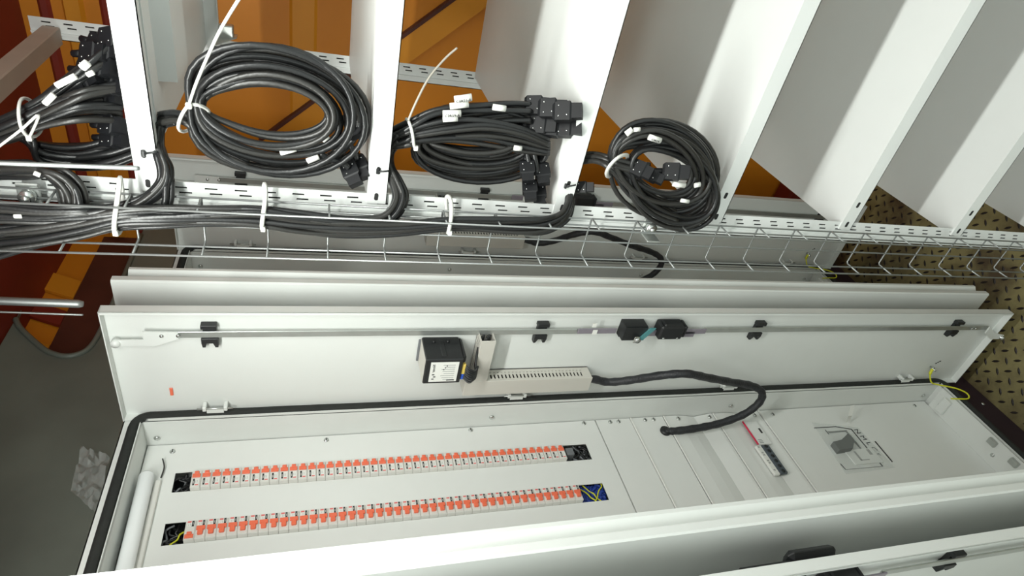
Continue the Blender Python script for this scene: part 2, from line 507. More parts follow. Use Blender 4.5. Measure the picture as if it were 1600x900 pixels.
def build_cabinet(label, dy=0.0):
    root = thing('distribution_cabinet', label, 'electrical cabinet', (-1.12, (YF+YN)/2, H + ZB))
    # ---- body
    b = MB().use('coat')
    iy0, iy1, iz0, iz1 = 0.436, 0.949, -1.832, 0.313
    b.box((XB, YN, H+ZB), (XB+.002, YF, H+ZT))
    b.box((XB, YN, H+ZB), (XF, YN+.002, H+ZT)); b.box((XB, YF-.002, H+ZB), (XF, YF, H+ZT))
    b.box((XB, YN, H+ZT-.002), (XF, YF, H+ZT)); b.box((XB, YN, H+ZB), (XF, YF, H+ZB+.002))
    b.plate('X', XF-.002, XF, YN, YF, H+ZB, H+ZT, [(iy0, iy1, H+iz0, H+iz1)])
    # inner return walls and lip
    b.plate('X', XB+.01, XF+.006, iy0-.0015, iy1+.0015, H+iz0-.0015, H+iz1+.0015, [(iy0, iy1, H+iz0, H+iz1)])
    reg(b.build('cabinet_body', root))
    body = KIDS[-1]
    # ---- gasket in the rim
    g = MB().use('gasket')
    gy0, gy1, gz0, gz1 = 0.425, 0.9585, -1.8475, 0.3245
    rr = 0.025; path = []
    for (cy, cz, a0) in ((gy1-rr, gz1-rr, 0), (gy0+rr, gz1-rr, 90), (gy0+rr, gz0+rr, 180), (gy1-rr, gz0+rr, 270)):
        for k in range(6):
            a = math.radians(a0 + 90*k/5)
            path.append(V(XF+.004, cy + rr*math.cos(a), cz + rr*math.sin(a)))
    full = []
    for i, p in enumerate(path):
        q = path[(i+1) % len(path)]
        n = 24 if (q-p).length > 1 else 1
        for j in range(n): full.append(p.lerp(q, j/n) + Vector((0, rnd.uniform(-.0005, .0005), 0)))
    g.tube(full, 0.0092, 8, closed=True, up=(1, 0, 0), flat=0.85)
    reg(g.build('gasket', root))
    # ---- bottom end plate (seen at the low end), with brackets and cut-outs
    e = MB().use('coat')
    e.box((PX-.002, 0.440, H-1.826), (XF+.003, 0.930, H-1.822))
    e.box((PX+.012, 0.880, H-1.822), (XF-.010, 0.905, H-1.812), .001)
    ep = reg(e.build('end_plate', root))
    s = MB().use('steel')
    for (x, y) in ((-1.088, .715), (-1.09, .905)):
        s.dome((x, y, H-1.822), (0, 0, 1), .006, .003)
    reg(s.build('screw', ep))
    for y in (.735, .665):
        s = MB().use('zinc'); s.box((-1.066, y-.012, H-1.822), (-1.048, y+.012, H-1.812), .001); reg(s.build('bracket_block', ep))
    # side wall screws
    for (x, z) in ((-1.095, .292), (-1.086, -.414), (-1.091, -1.093), (-1.091, -1.80)):
        s = MB().use('steel'); s.dome(V(x, .9478, z), (0, -1, 0), .0062, .004); reg(s.build('screw', body))
    s = MB().use('dark')
    for (x, z) in ((-1.07, .3005), (-1.066, .225)):
        s.box(V(x-.004, .75, z+.0118), V(x+.004, .76, z+.0125))
    # ---- far door leaf
    d = MB().use('coat')
    DX0, DX1 = -1.043, -0.768
    DY = 0.967; FL = 0.018
    d.box(V(DX0, DY, -1.898), V(DX1, DY+.0018, ZT))
    d.box(V(DX1-.0018, DY-FL, -1.898), V(DX1, DY, ZT))
    d.box(V(DX0, DY-.016, -1.898), V(DX0+.0018, DY, ZT))
    d.box(V(DX0, DY-FL, ZT-.0018), V(DX1, DY, ZT))
    d.box(V(DX0, DY-FL, -1.898), V(DX1, DY, -1.8962))
    # return lips
    d.box(V(DX1-.006, DY-FL, -1.895), V(DX1, DY-FL+.0018, ZT))
    door = reg(d.build('door', root))
    r = MB().use('zinc')
    def strip(z0, z1, xc=-.826, wd=.0145, y=DY-.012, m_='zinc'):
        r.use(m_); r.box(V(xc-wd/2, y, z0), V(xc+wd/2, y+.003, z1), .0008)
    strip(.255, -.640); strip(-.893, -1.85)
    strip(-.565, -.66, -.822, .0145, DY-.016, 'purple'); strip(-.79, -.90, -.826, .0145, DY-.016, 'purple')
    # bent offset bracket and roller at the top end
    r.use('coat')
    r.prism([(-.816, H+.285), (-.850, H+.285), (-.850, H+.268), (-.834, H+.228), (-.818, H+.228)], 'Y', DY-.014, DY-.011)
    r.prism([(-.836, H+.333), (-.850, H+.333), (-.850, H+.280), (-.836, H+.280)], 'Y', DY-.013, DY-.0105)
    r.cyl(V(-.843, DY-.018, .330), V(-.843, DY-.006, .330), .0075, 14)
    r.prism([(-.815, H-1.84), (-.838, H-1.84), (-.860, H-1.88), (-.860, H-1.925), (-.846, H-1.925), (-.838, H-1.88)], 'Y', DY-.0215, DY-.0185)
    r.use('steel'); r.cyl(V(-.853, DY-.030, -1.918), V(-.853, DY-.010, -1.918), .006, 12)
    for z in (.255, .228, -1.80, -1.785):
        r.dome(V(-.826, DY-.014, z), (0, -1, 0), .004, .003)
    reg(r.build('locking_rod', door))
    # U shaped rod guides
    for z in (.177, -.482, -1.055, -1.729):
        c = MB().use('black')
        c.box(V(-.812, DY-.0145, z-.0135), V(-.803, DY-.0002, z+.0135), .001)
        c.box(V(-.846, DY-.0145, z-.0145), V(-.834, DY-.0002, z+.0145), .001)
        c.box(V(-.836, DY-.008, z-.011), V(-.810, DY-.0002, z+.011))
        for sgn in (-1, 1):
            c.hexa([V(-.844, DY-.0145, z+sgn*.0145), V(-.844, DY-.0145, z+sgn*.005), V(-.844, DY-.0002, z+sgn*.005), V(-.844, DY-.0002, z+sgn*.0145),
                    V(-.858, DY-.011, z+sgn*.0135), V(-.858, DY-.011, z+sgn*.0085), V(-.858, DY-.0002, z+sgn*.0085), V(-.858, DY-.0002, z+sgn*.0135)])
        c.use('brass'); c.cyl(V(-.848, DY-.008, z), V(-.848, DY-.0002, z), .0028, 8)
        reg(c.build('rod_guide', door))
    # lock: open black housing with cam and lever, black box with two screws, links
    c = MB().use('black')
    c.box(V(-.838, DY-.030, -.728), V(-.800, DY-.027, -.672)); c.box(V(-.802, DY-.028, -.728), V(-.799, DY-.0002, -.672))
    c.box(V(-.841, DY-.014, -.735), V(-.835, DY-.0002, -.672)); c.box(V(-.838, DY-.028, -.675), V(-.80, DY-.0002, -.672))
    c.box(V(-.838, DY-.028, -.728), V(-.80, DY-.0002, -.725))
    reg(c.build('lock', door)); c = MB().use('teal')
    a_ = V(-.835, DY-.034, -.715); b_ = V(-.800, DY-.034, -.738)
    c.hexa([a_+Vector((0,0,-.008)), b_+Vector((0,0,-.008)), b_+Vector((0,.003,-.008)), a_+Vector((0,.003,-.008)), a_+Vector((0,0,.006)), b_+Vector((0,0,.006)), b_+Vector((0,.003,.006)), a_+Vector((0,.003,.006))])
    reg(c.build('lock_lever', door)); c = MB().use('steel')
    c.cyl(V(-.832, DY-.040, -.708), V(-.832, DY-.030, -.708), .007, 12)
    c.box(V(-.840, DY-.038, -.711), V(-.822, DY-.035, -.698), .001)
    reg(c.build('lock_cam', door)); c = MB().use('purple')
    c.box(V(-.836, DY-.018, -.775), V(-.820, DY-.015, -.735)); reg(c.build('link_plate', door))
    c = MB().use('purple'); c.box(V(-.842, DY-.016, -.870), V(-.826, DY-.013, -.82)); reg(c.build('link_plate', door))
    for (xa, xb, za, zb) in ((-.808, -.797, -.604, -.594), (-.829, -.816, -.611, -.60)):
        c = MB().use('label'); c.box(V(xa, DY-.0185, za), V(xb, DY-.0175, zb)); reg(c.build('marker_dot', door))
    c = MB().use('black')
    c.box(V(-.836, DY-.034, -.825), V(-.797, DY-.0002, -.762), .004); c.box(V(-.833, DY-.030, -.835), V(-.80, DY-.0002, -.825), .003)
    c.box(V(-.802, DY-.030, -.820), V(-.793, DY-.008, -.770), .003)
    c.use('steel')
    for z in (-.776, -.812): c.dome(V(-.830, DY-.034, z), (0, -1, 0), .003, .002)
    reg(c.build('lock_housing', door))
    # handle on the outer side
    c = MB().use('black')
    c.box(V(-.834, DY+.0018, -.815), V(-.797, DY+.022, -.62), .008); c.box(V(-.828, DY+.018, -.815), V(-.794, DY+.036, -.72), .008)
    reg(c.build('handle', door))
    # hinges
    for z in (.180, -.465, -1.06, -1.684):
        c = MB().use('zinc')
        c.cyl(V(-1.019, DY-.016, z-.033), V(-1.019, DY-.016, z+.033), .0020, 8)
        c.use('coat'); c.box(V(-1.032, DY-.0165, z-.016), V(-1.020, DY-.0150, z+.016), .0005)
        c.box(V(-1.025, DY-.0185, z-.023), V(-1.014, DY-.0002, z-.016), .001); c.box(V(-1.025, DY-.0185, z+.016), V(-1.014, DY-.0002, z+.023), .001)
        reg(c.build('hinge', door))
    # small earth stud and wire
    c = MB().use('steel'); c.cyl(V(-.985, DY-.020, -1.765), V(-.985, DY, -1.765), .003, 8); c.cyl(V(-.985, DY-.012, -1.765), V(-.985, DY-.008, -1.765), .006, 8)
    c.use('yellow')
    pth = smooth([tuple(V(-.985, DY-.012, -1.762)), tuple(V(-1.000, DY-.018, -1.757)), tuple(V(-1.022, DY-.030, -1.768)), tuple(V(-1.026, .93, -1.79)),
                  tuple(V(-1.018, .905, -1.83)), tuple(V(-1.020, .885, -1.855)), tuple(V(-1.028, .872, -1.853)), tuple(V(-1.036, .880, -1.825)), tuple(V(-1.045, .890, -1.815))], 6)
    c.tube(pth, .0022, 8)
    c.tube(pth[:7], .0042, 8)
    c.use('ink')
    for i in range(3): c.box(V(-.975+i*.004, DY-.0006, -1.776-i*.005), V(-.971+i*.004, DY-.0001, -1.781-i*.005))
    reg(c.build('earth_wire', door))
    # ---- near door leaf with gutter along its free edge
    n_ = MB().use('coat')
    NX0, NX1 = -1.043, -0.760
    z0, z1 = -1.888, .343
    LY = .420
    sk = [(NX0, LY), (NX1-.003, LY), (NX1, LY+.003), (NX1, LY+.015), (NX1-.002, LY+.0165), (NX1-.010, LY+.0180), (NX1-.012, LY+.010), (NX1-.014, LY+.002), (NX0, LY+.002)]
    n_.prism(sk, 'Z', H+z0, H+z1)
    lip = [(NX1-.0105, LY+.017), (NX1-.0105, LY+.022), (NX1+.0005, LY+.0325), (NX1+.002, LY+.034), (NX1+.002, LY+.0405), (NX1-.016, LY+.0405), (NX1-.018, LY+.012)]
    n_.prism(lip, 'Z', H+z0+.022, H+z1-.022)
    n_.box(V(NX0, LY+.002, z1-.002), V(NX1-.018, LY+.020, z1)); n_.box(V(NX0, LY+.002, z0), V(NX1-.018, LY+.020, z0+.002))
    reg(n_.build('door', root))
    return root

cabinet = build_cabinet('white electrical cabinet standing open, its two rows of orange breakers in full view')

# ---- contents of the middle cabinet: covers
def cover(name, z0, z1, holes=(), tilt=0.0, screws=(), lead=0.0):
    c = MB().use('cover')
    if tilt:
        # sheet whose lower end is pressed back
        y0, y1 = .438, .947
        P_ = [(PX-.0015, z1), (PX, z1), (PX, z0+.6*(z1-z0)), (PX-tilt*.35, z0+.3*(z1-z0)), (PX-tilt, z0), (PX-tilt-.0015, z0), (PX-tilt*.35-.0015, z0+.3*(z1-z0)), (PX-.0015, z0+.6*(z1-z0))]
        c.prism([(x, H+z) for x, z in P_], 'Y', y0, y1)
    elif lead:
        P_ = [(PX-lead-.0015, z1), (PX-lead, z1), (PX, z0+.15*(z1-z0)), (PX, z0), (PX-.0015, z0), (PX-.0015, z0+.15*(z1-z0))]
        c.prism([(x, H+z) for x, z in P_], 'Y', .438, .947)
    else:
        c.plate('X', PX-.0015, PX, .438, .947, H+z0, H+z1, [(h[0], h[1], H+h[2], H+h[3]) for h in holes])
        c.box((PX-.012, .438, H+z0), (PX-.0015, .947, H+z0+.0012)); c.box((PX-.012, .438, H+z1-.0012), (PX-.0015, .947, H+z1))
    if z1 < 0 and z1 != -.6955 and not lead:
        c.use('label'); c.prism([(PX, H+z1-.0036), (PX+.0022, H+z1-.0030), (PX+.0022, H+z1-.0008), (PX, H+z1)], 'Y', .438, .947); c.use('cover')  # white ridge added along the seam to imitate an edge catching light
    o = c.build(name, cabinet)
    for (y, z) in screws:
        s = MB().use('steel'); s.dome(V(PX, y, z), (1, 0, 0), .0058, .003); s.use('dark'); s.box(V(PX+.0025, y-.004, z-.0008), V(PX+.0034, y+.004, z+.0008))
        s.build('screw', o)
    return o
R1 = (.829, .875); R2 = (.717, .762)
cover('breaker_cover', -.692, .311, [(R1[0], R1[1], -.642, .249), (R2[0], R2[1], -.642, .248)], screws=((.929, .263), (.935, -.038), (.939, -.366), (.939, -.660)))
cover('blank_cover', -.791, -.6955, screws=((.938, -.733), (.938, -.757)))
cover('blank_cover', -.889, -.7935, screws=((.938, -.834), (.938, -.859)))
cover('blank_cover', -.990, -.8915, tilt=.009, screws=((.936, -.933),))
cover('blank_cover', -1.043, -.9905, lead=.009, screws=((.935, -1.030),))
cover('blank_cover', -1.133, -1.0455, tilt=.007)
cover('blank_cover', -1.192, -1.1335, lead=.007, screws=((.932, -1.175),))
mc = cover('main_switch_cover', -1.8215, -1.1955, [(.795, .860, -1.440, -1.372)], screws=((.931, -1.235), (.931, -1.767)))

# dark backing behind the cut-outs, inner shade put into its colour; loose wires
b = MB().use('void')
b.box(V(-1.176, .70, -.66), V(-1.172, .90, .26))
b.build('dark_backing', cabinet)
for (y, z0, z1, mt_, n) in ((.852, .222, .246, 'void', 5), (.74, .215, .245, 'void', 4), (.852, -.638, -.603, 'void', 16), (.74, -.638, -.582, 'blued', 34)):
    b = MB()
    for i in range(n):
        cm = mt_ if mt_ == 'blued' else rnd.choice(['cable', 'cable', 'black', 'greysw'])
        b.use(cm)
        zc = z0 + (z1-z0)*(i+.5)/n
        pts = [tuple(V(-1.131+rnd.uniform(-.006, .005), y + k*.0085 + rnd.uniform(-.003, .003), zc + rnd.uniform(-.012, .012))) for k in range(-3, 4)]
        b.tube(smooth(pts, 3), .0022 if mt_ != 'blued' else .0026, 6)
    if mt_ == 'blued' or (y < .8):
        b.use('yellow')
        for i in range(3 if mt_ == 'blued' else 1):
            zc = z0 + (z1-z0)*rnd.uniform(.15, .85)
            pts = [tuple(V(-1.1245+rnd.uniform(-.002, .002), y + k*.0085, zc + k*.006*(1 if i else -1) + rnd.uniform(-.004, .004))) for k in range(-3, 4)]
            b.tube(smooth(pts, 3), .0016, 6)
    b.build('loose_wires', cabinet)
b = MB().use('greysw'); b.box(V(-1.15, .842, -.600), V(-1.109, .862, -.5805), .002); b.build('end_stop', cabinet)

# tube lamp inside the top of the cabinet
t = thing('tube_lamp', 'white fluorescent tube lying across the top end inside the open cabinet', 'lamp', V(-1.099, .65, .292))
b = MB().use('lamp_white'); b.tube([V(-1.0965, y, z) for y, z in ((.862, .2935), (.857, .2935), (.60, .290), (.48, .288))], [.010, .0135, .0135, .0135], 18)
b.build('tube', t)
b = MB().use('mcb'); b.box(V(-1.117, .47, .270), V(-1.108, .855, .281), .001); b.build('base', t)
b = MB().use('cable2'); b.tube(smooth([tuple(V(-1.112, .862, .272)), tuple(V(-1.110, .885, .270)), tuple(V(-1.108, .905, .276))], 5), .0015, 6); b.build('lead', t)

# ---- circuit breakers
def breaker(name, label, y0, y1, z, flip=False, tripped=False, group=None):
    """one module, front at PX+.012, z = its upper end (the modules stack down the cabinet)"""
    P = .0178; x0 = -1.160; x1 = PX + .0115
    yc = (y0+y1)/2; hh = y1 - y0
    t = thing(name, label, 'circuit breaker', V(-1.14, yc, z - P), group)
    def yy(f): return (y0 + hh*f) if flip else (y1 - hh*f)      # f from the marked-lever end
    b = MB().use('mcb')
    b.box(V(x0, y0, z-P), V(x1-.001, y1, z-.0002), .0006)
    b.box(V(x1-.002, y0+.0005, z-P+.0012), V(x1, y1-.0005, z-.0012), .0004)
    b.build('housing', t)
    lv = MB().use('orange_lever')
    if not flip:
        lv.box(V(x1-.001, yy(.22), z-.0018), V(x1+.0022, yy(.44), z-.0162), .0006)
        lv.box(V(x1-.001, yy(.08), z-.0052), V(x1+.0035, yy(.26), z-.0132), .0008)
    elif tripped:
        lv.box(V(x1-.001, yy(.05), z-.0018), V(x1+.0022, yy(.25), z-.0162), .0006)
        lv.box(V(x1-.001, yy(.20), z-.0050), V(x1+.0035, yy(.37), z-.0130), .0008)
    else:
        lv.box(V(x1-.001, yy(.44), z-.0016), V(x1+.0025, yy(.66), z-.0164), .0006)
        lv.box(V(x1-.001, yy(.18), z-.0045), V(x1+.0045, yy(.48), z-.0135), .0010)
    lv.build('lever', t)
    mk = MB()
    X0, X1 = x1-.0002, x1+.0004
    a0, a1 = (.50, .92) if not flip else (.69, .97)
    mk.use('label'); mk.box(V(X0, yy(a0), z-.0035), V(X1-.0002, yy(a1), z-.0150))
    if not flip:
        mk.use('ink'); mk.box(V(X0, yy(a0+.01), z-.0040), V(X1, yy(a1-.02), z-.0075))
        mk.use('mcb'); mk.box(V(X0, yy(.64), z-.0052), V(X1+.0001, yy(.80), z-.0062))
        mk.use('grey_ink'); mk.box(V(X0, yy(.60), z-.0090), V(X1, yy(.76), z-.0096)); mk.box(V(X0, yy(.60), z-.0118), V(X1, yy(.76), z-.0124))
        mk.use('red_ink'); mk.box(V(X0, yy(.84), z-.0085), V(X1, yy(.91), z-.0145))
    else:
        mk.use('ink'); mk.box(V(X0, yy(a0-.02), z-.0110), V(X1, yy(a1), z-.0148))
        mk.use('mcb'); mk.box(V(X0, yy(.76), z-.0126), V(X1+.0001, yy(.88), z-.0134))
        mk.use('grey_ink'); mk.box(V(X0, yy(.72), z-.0055), V(X1, yy(.84), z-.0061)); mk.box(V(X0, yy(.72), z-.0082), V(X1, yy(.84), z-.0088))
        mk.use('red_ink'); mk.box(V(X0, yy(.88), z-.0035), V(X1, yy(.97), z-.0098))
    mk.build('rating_mark', t)
    return t
def copy_thing(src, dz, label=None):
    c = src.copy(); C.link(c); c.location = src.location + Vector((0, 0, dz))
    if label: c['label'] = label
    for ch in list(src.children):
        k_ = ch.copy(); C.link(k_); k_.parent = c
    return c
P1 = .01802
G1 = 'circuit breakers in the row nearest the open door'
G2 = 'circuit breakers in the row farthest from the open door'
ORD = ['first', 'second', 'third', 'fourth', 'fifth', 'sixth', 'seventh', 'eighth', 'ninth', 'tenth', 'eleventh', 'twelfth', 'thirteenth', 'fourteenth', 'fifteenth', 'sixteenth', 'seventeenth', 'eighteenth', 'nineteenth', 'twentieth']
ORD += ['twenty-' + o for o in ORD[:2]]
bk = breaker('circuit_breaker', 'first white breaker in the row nearest the door, beside its dark left opening', R1[0]+.0005, R1[1]-.0065, .217, group=G1)
for i in range(1, 44):
    if i < 22: lab = ORD[i] + ' breaker from the left opening, in the row nearest the open door'
    elif i < 43: lab = ORD[43-i] + ' breaker counted from the grey end stop, row nearest the open door'
    else: lab = 'last white breaker of the row nearest the door, touching the small grey end stop'
    copy_thing(bk, -P1*i, lab)
tr = breaker('circuit_breaker', 'white circuit breaker with its lever tipped down, unlike all others in its row', R2[0]+.0005, R2[1]-.0065, .212, True, True, group=G2)
bk2 = breaker('circuit_breaker', 'white circuit breaker with raised lever, right beside the one with the tipped lever', R2[0]+.0005, R2[1]-.0065, .212-P1*.995, True, False, group=G2)
for i in range(2, 44):
    if i < 22: lab = ORD[i] + ' breaker counting from the tipped one, in the row farther from the door'
    elif i < 43: lab = ORD[43-i] + ' breaker counted from the blue wires, row farther from the door'
    else: lab = 'last white breaker of its row, touching the opening full of blue wires'
    copy_thing(bk2, -(P1*.995)*(i-1), lab)

# ---- terminal block with clear cover and red strip
t = thing('terminal_block', 'white terminal block with slate contacts and a clear lid edged in red', 'terminal block', V(-1.11, .82, -1.15))
b = MB().use('label'); b.box(V(PX, .735, -1.120), V(PX+.008, .826, -1.104), .001)
b.use('ink')
for y in (.820, .802, .795, .777, .770, .748):
    b.box(V(PX+.0078, y-.0022, -1.1085), V(PX+.0084, y+.0022, -1.1095)); b.box(V(PX+.0078, y-.0022, -1.1115), V(PX+.0084, y+.0022, -1.1125))
b.build('marker_strip', t)
b = MB().use('terminal'); b.box(V(PX, .735, -1.145), V(PX+.010, .826, -1.120), .003)
b.use('void')
for i in range(6): b.cyl(V(PX+.009, .742+i*.0155, -1.132), V(PX+.0105, .742+i*.0155, -1.132), .0052, 10)
b.build('contacts', t)
b = MB().use('cover'); b.box(V(PX, .830, -1.162), V(PX+.005, .908, -1.118), .001); b.use('ink'); b.box(V(PX+.005, .866, -1.156), V(PX+.0056, .882, -1.150))
b.use('grey_ink')
for i in range(3): b.box(V(PX+.005, .834+i*.005, -1.138), V(PX+.0054, .8365+i*.005, -1.126))
b.build('lid', t)
b = MB().use('tape_red'); b.box(V(PX+.004, .830, -1.1185), V(PX+.007, .908, -1.1150)); b.build('red_strip', t)

# ---- main switch
t = thing('main_switch', 'main isolator with a thick dark grey lever in the lowest cover of the open cabinet', 'switch', V(-1.12, .80, -1.44))
b = MB().use('cover'); b.box(V(-1.150, .797, -1.438), V(-1.122, .858, -1.374), .001); 
b.build('frame', t)
b = MB().use('handle')
_lp = [at(x_, y_, 'X', -1.100) for x_, y_ in ((1302, 690), (1315, 687), (1325, 677), (1335, 687), (1333, 700), (1312, 703))]
b.prism([(p.y, p.z) for p in _lp], 'X', -1.124, -1.100)
b.build('lever', t)
b = MB().use('coat'); b.box(V(PX, .744, -1.470), V(PX+.003, .792, -1.372), .001)
b.use('grey_ink'); b.box(V(PX+.003, .755, -1.405), V(PX+.0036, .785, -1.3985)); b.box(V(PX+.003, .755, -1.43), V(PX+.0036, .757, -1.40)); b.box(V(PX+.003, .77, -1.455), V(PX+.0034, .788, -1.445))
b.build('rating_plate', t)
b = MB().use('ink')
def pline(pts, w_=.0015):
    w_ *= 1.4
    for p, q in zip(pts, pts[1:]):
        b.tube([at(*p, 'X', PX-.0002) + Vector((.0009, 0, 0)), at(*q, 'X', PX-.0002) + Vector((.0009, 0, 0))], w_, 6)
pline([(1272, 669), (1305, 667), (1330, 671)], .0008); pline([(1330, 671), (1354, 700), (1379, 729)], .0010)
pline([(1367, 690), (1394, 722)], .0012); pline([(1289, 672), (1295, 679)], .0007); pline([(1313, 725), (1321, 734)], .0008); pline([(1321, 734), (1379, 729)], .0004)
b.build('outline_marks', t)
xd = (at(1375, 712, 'X', PX) - at(1340, 675, 'X', PX)); yd = Vector((0, 0, 1)); 
xdn = Vector((0, xd.y, xd.z)).normalized(); ydn = Vector((1, 0, 0)).cross(xdn)
text_mesh('N M L C r', .022, 'handwriting', 'ink', t, at(1355, 691, 'X', PX) + Vector((.0008, 0, 0)), xdn, ydn)
b = MB().use('clear')
q_ = [at(1268, 660, 'X', PX), at(1340, 668, 'X', PX), at(1398, 731, 'X', PX), at(1322, 741, 'X', PX)]
q_ = [p + Vector((.0004 + .0002*i, 0, 0)) for i, p in enumerate(q_)]
b.add(q_ + [p + Vector((.0003, 0, 0)) for p in q_], [(0,1,2,3), (7,6,5,4), (0,4,5,1), (1,5,6,2), (2,6,7,3), (3,7,4,0)])
b.build('clear_film_cover', t)
# scrap of white tape
b = MB().use('label')
pp = [at(1325, 651, 'X', PX+.03), at(1331, 650, 'X', PX+.03), at(1336, 633, 'X', PX+.045), at(1329, 634, 'X', PX+.045)]
b.add(pp + [p + Vector((.0008, .0005, 0)) for p in pp], [(0,1,2,3), (7,6,5,4), (0,4,5,1), (1,5,6,2), (2,6,7,3), (3,7,4,0)])
pq = [at(1322, 660, 'X', PX+.0008), at(1328, 661, 'X', PX+.0008), at(1331, 650, 'X', PX+.03), at(1325, 651, 'X', PX+.03)]
b.add(pq + [p + Vector((.0008, .0005, 0)) for p in pq], [(0,1,2,3), (7,6,5,4), (0,4,5,1), (1,5,6,2), (2,6,7,3), (3,7,4,0)])
tag(b.build('tape_scrap'), 'torn scrap of white tape curling off the lowest cover of the open cabinet', 'tape')

# ================================================================== things on the door
def meter_set(dy, lm, ld_, lh, full=True):
    t = thing('power_meter', lm, 'meter', V(-.88, .94 + dy, -.302))
    Y = lambda y: y + dy
    b = MB().use('black')
    b.box(V(-.914, Y(.896), -.300), V(-.846, Y(.966), -.222), .002)
    b.box(V(-.868, Y(.905), -.308), V(-.848, Y(.966), -.298), .004)
    for z in (-.245, -.275): b.cyl(V(-.848, Y(.950), z), V(-.843, Y(.950), z), .0035, 8)
    b.box(V(-.847, Y(.905), -.266), V(-.8445, Y(.955), -.256), .001)
    b.use('greysw'); b.box(V(-.912, Y(.9625), -.222), V(-.852, Y(.9665), -.2165), .001)
    b.use('duct'); b.box(V(-.912, Y(.900), -.2225), V(-.850, Y(.964), -.2212))
    b.build('housing', t)
    b = MB().use('label'); b.box(V(-.907, Y(.8948), -.291), V(-.853, Y(.8962), -.233))
    F0, F1 = Y(.8944), Y(.8949)
    b.use('grey_ink')
    for i in range(8): b.box(V(-.902+i*.0058, F0, -.284), V(-.9006+i*.0058, F1, -.262 + (i % 3)*.003))
    b.use('ink')
    for i in range(3): b.box(V(-.874+i*.005, F0, -.262-i*.003), V(-.8715+i*.005, F1, -.2595-i*.003))
    for (x, z) in ((-.900, -.240), (-.894, -.243), (-.888, -.240)): b.box(V(x, F0, z-.003), V(x+.0025, F1, z+.002))
    b.box(V(-.904, F0, -.286), V(-.9015, F1, -.270))
    b.build('rating_label', t)
    if full:
        text_mesh('Novar', .0085, 'maker_mark', 'ink', t, V(-.869, Y(.8944), -.2400), (-1, 0, 0), (0, 0, 1), .0002)
    # terminals and wires
    b = MB().use('brass'); b.box(V(-.893, Y(.900), -.3085), V(-.866, Y(.908), -.300), .001)
    b.use('blue'); b.box(V(-.909, Y(.900), -.3085), V(-.894, Y(.908), -.300), .002)
    b.build('terminals', t)
    for i in range(9):
        b = MB().use('black')
        x = -.870 - i*.0044
        pts = [tuple(V(x, Y(.904), -.307)), tuple(V(x-.004, Y(.896-.002*(i % 3)), -.314-.0005*i)), tuple(V(x-.008+.001*i, Y(.893), -.326)), tuple(V(x-.002+.001*i, Y(.900), -.334)), tuple(V(-.892+.002*i, Y(.914+.002*(i % 3)), -.334)), tuple(V(-.872+.002*(i % 4), Y(.930), -.3365)), tuple(V(-.862+.002*(i % 4), Y(.942), -.340))]
        b.tube(smooth(pts, 5), .0021, 6); b.build('lead', t)
    # slotted duct, two legs
    t2 = thing('slotted_wiring_duct', ld_, 'cable duct', V(-.95, .95 + dy, -.625))
    b = MB().use('duct')
    holes = []
    k_ = 0
    z = -.385
    while z > -.612:
        holes.append((Y(.936), Y(.949), H+z-.0019, H+z+.0019)); holes.append((Y(.9535), Y(.9555), H+z-.0035, H+z+.0010)); z -= .0088
    b.plate('X', -.947, -.945, Y(.930), Y(.9665), H-.628, H-.353, holes)           # slotted side
    b.plate('X', -.985, -.983, Y(.930), Y(.9665), H-.628, H-.325)
    b.box(V(-.985, Y(.964), -.628), V(-.945, Y(.9665), -.325))
    b.box(V(-.985, Y(.930), -.326), V(-.945, Y(.9665), -.3245))
    b.use('dark'); b.box(V(-.975, Y(.950), -.62), V(-.955, Y(.9635), -.36))
    b.build('long_channel', t2)
    b = MB().use('duct'); b.box(V(-.987, Y(.9275), -.629), V(-.9435, Y(.9305), -.3235), .0008); b.build('long_lid', t2)
    b = MB().use('duct')
    holes = [(-.940 + i*.009, -.9355 + i*.009, H-.350, H-.3505) for i in range(1)]
    hl = []
    x = -.935
    while x < -.835:
        hl.append((x, x+.0045, Y(.938), Y(.960))); x += .0085
    b.plate('Z', H-.3415, H-.3400, -.945, -.828, Y(.930), Y(.9665), hl)
    b.plate('Z', H-.3715, H-.3700, -.945, -.828, Y(.930), Y(.9665))
    b.box(V(-.945, Y(.964), -.3715), V(-.828, Y(.9665), -.340))
    b.use('black')
    for i in range(5):
        b.tube([V(-.94, Y(.945+.003*(i % 3)), -.346-.0045*i), V(-.831, Y(.944+.004*((i+1) % 3)), -.346-.0045*i)], .0028, 6)
    b.build('short_channel', t2)
    b = MB().use('duct'); b.box(V(-.9435, Y(.9275), -.3722), V(-.827, Y(.9305), -.3393), .0008); b.build('short_lid', t2)
    # hose
    a = V(-.963, Y(.945), -.612)
    raw = [(925, 592, .94), (950, 597, .935), (985, 594, .915), (1030, 587, .88), (1072, 584, .86), (1105, 590, .87), (1142, 597, .89), (1172, 602, .90), (1190, 612, .895), (1187, 628, .89), (1165, 646, .885), (1130, 660, .885), (1095, 668, .886), (1060, 673, .890), (1042, 675, .895)]
    pts = [tuple(a + Vector((0, 0, .03)))] + [tuple(at(px, py, 'Y', y) + Vector((0, dy, 0))) for px, py, y in raw] + [tuple(V(-1.135, Y(.895), -.876))]
    pts = smooth(pts, 6)
    b = MB().use('hose')
    b.tube(pts, [.0097 + .0006*math.sin(i*1.9) for i in range(len(pts))], 12)
    tag(b.build('flexible_hose'), lh, 'hose')
meter_set(0, 'black box-shaped power meter with white rating label, fixed inside the open middle door',
          'cream slotted wiring duct in two legs on the inside of the middle door',
          'black flexible hose looping from the cream duct to the middle cabinet covers')
# grommet where the hose enters
b = MB().use('black'); b.cyl(V(PX, .896, -.873), V(PX+.006, .896, -.873), .014, 20); b.build('grommet', cabinet)
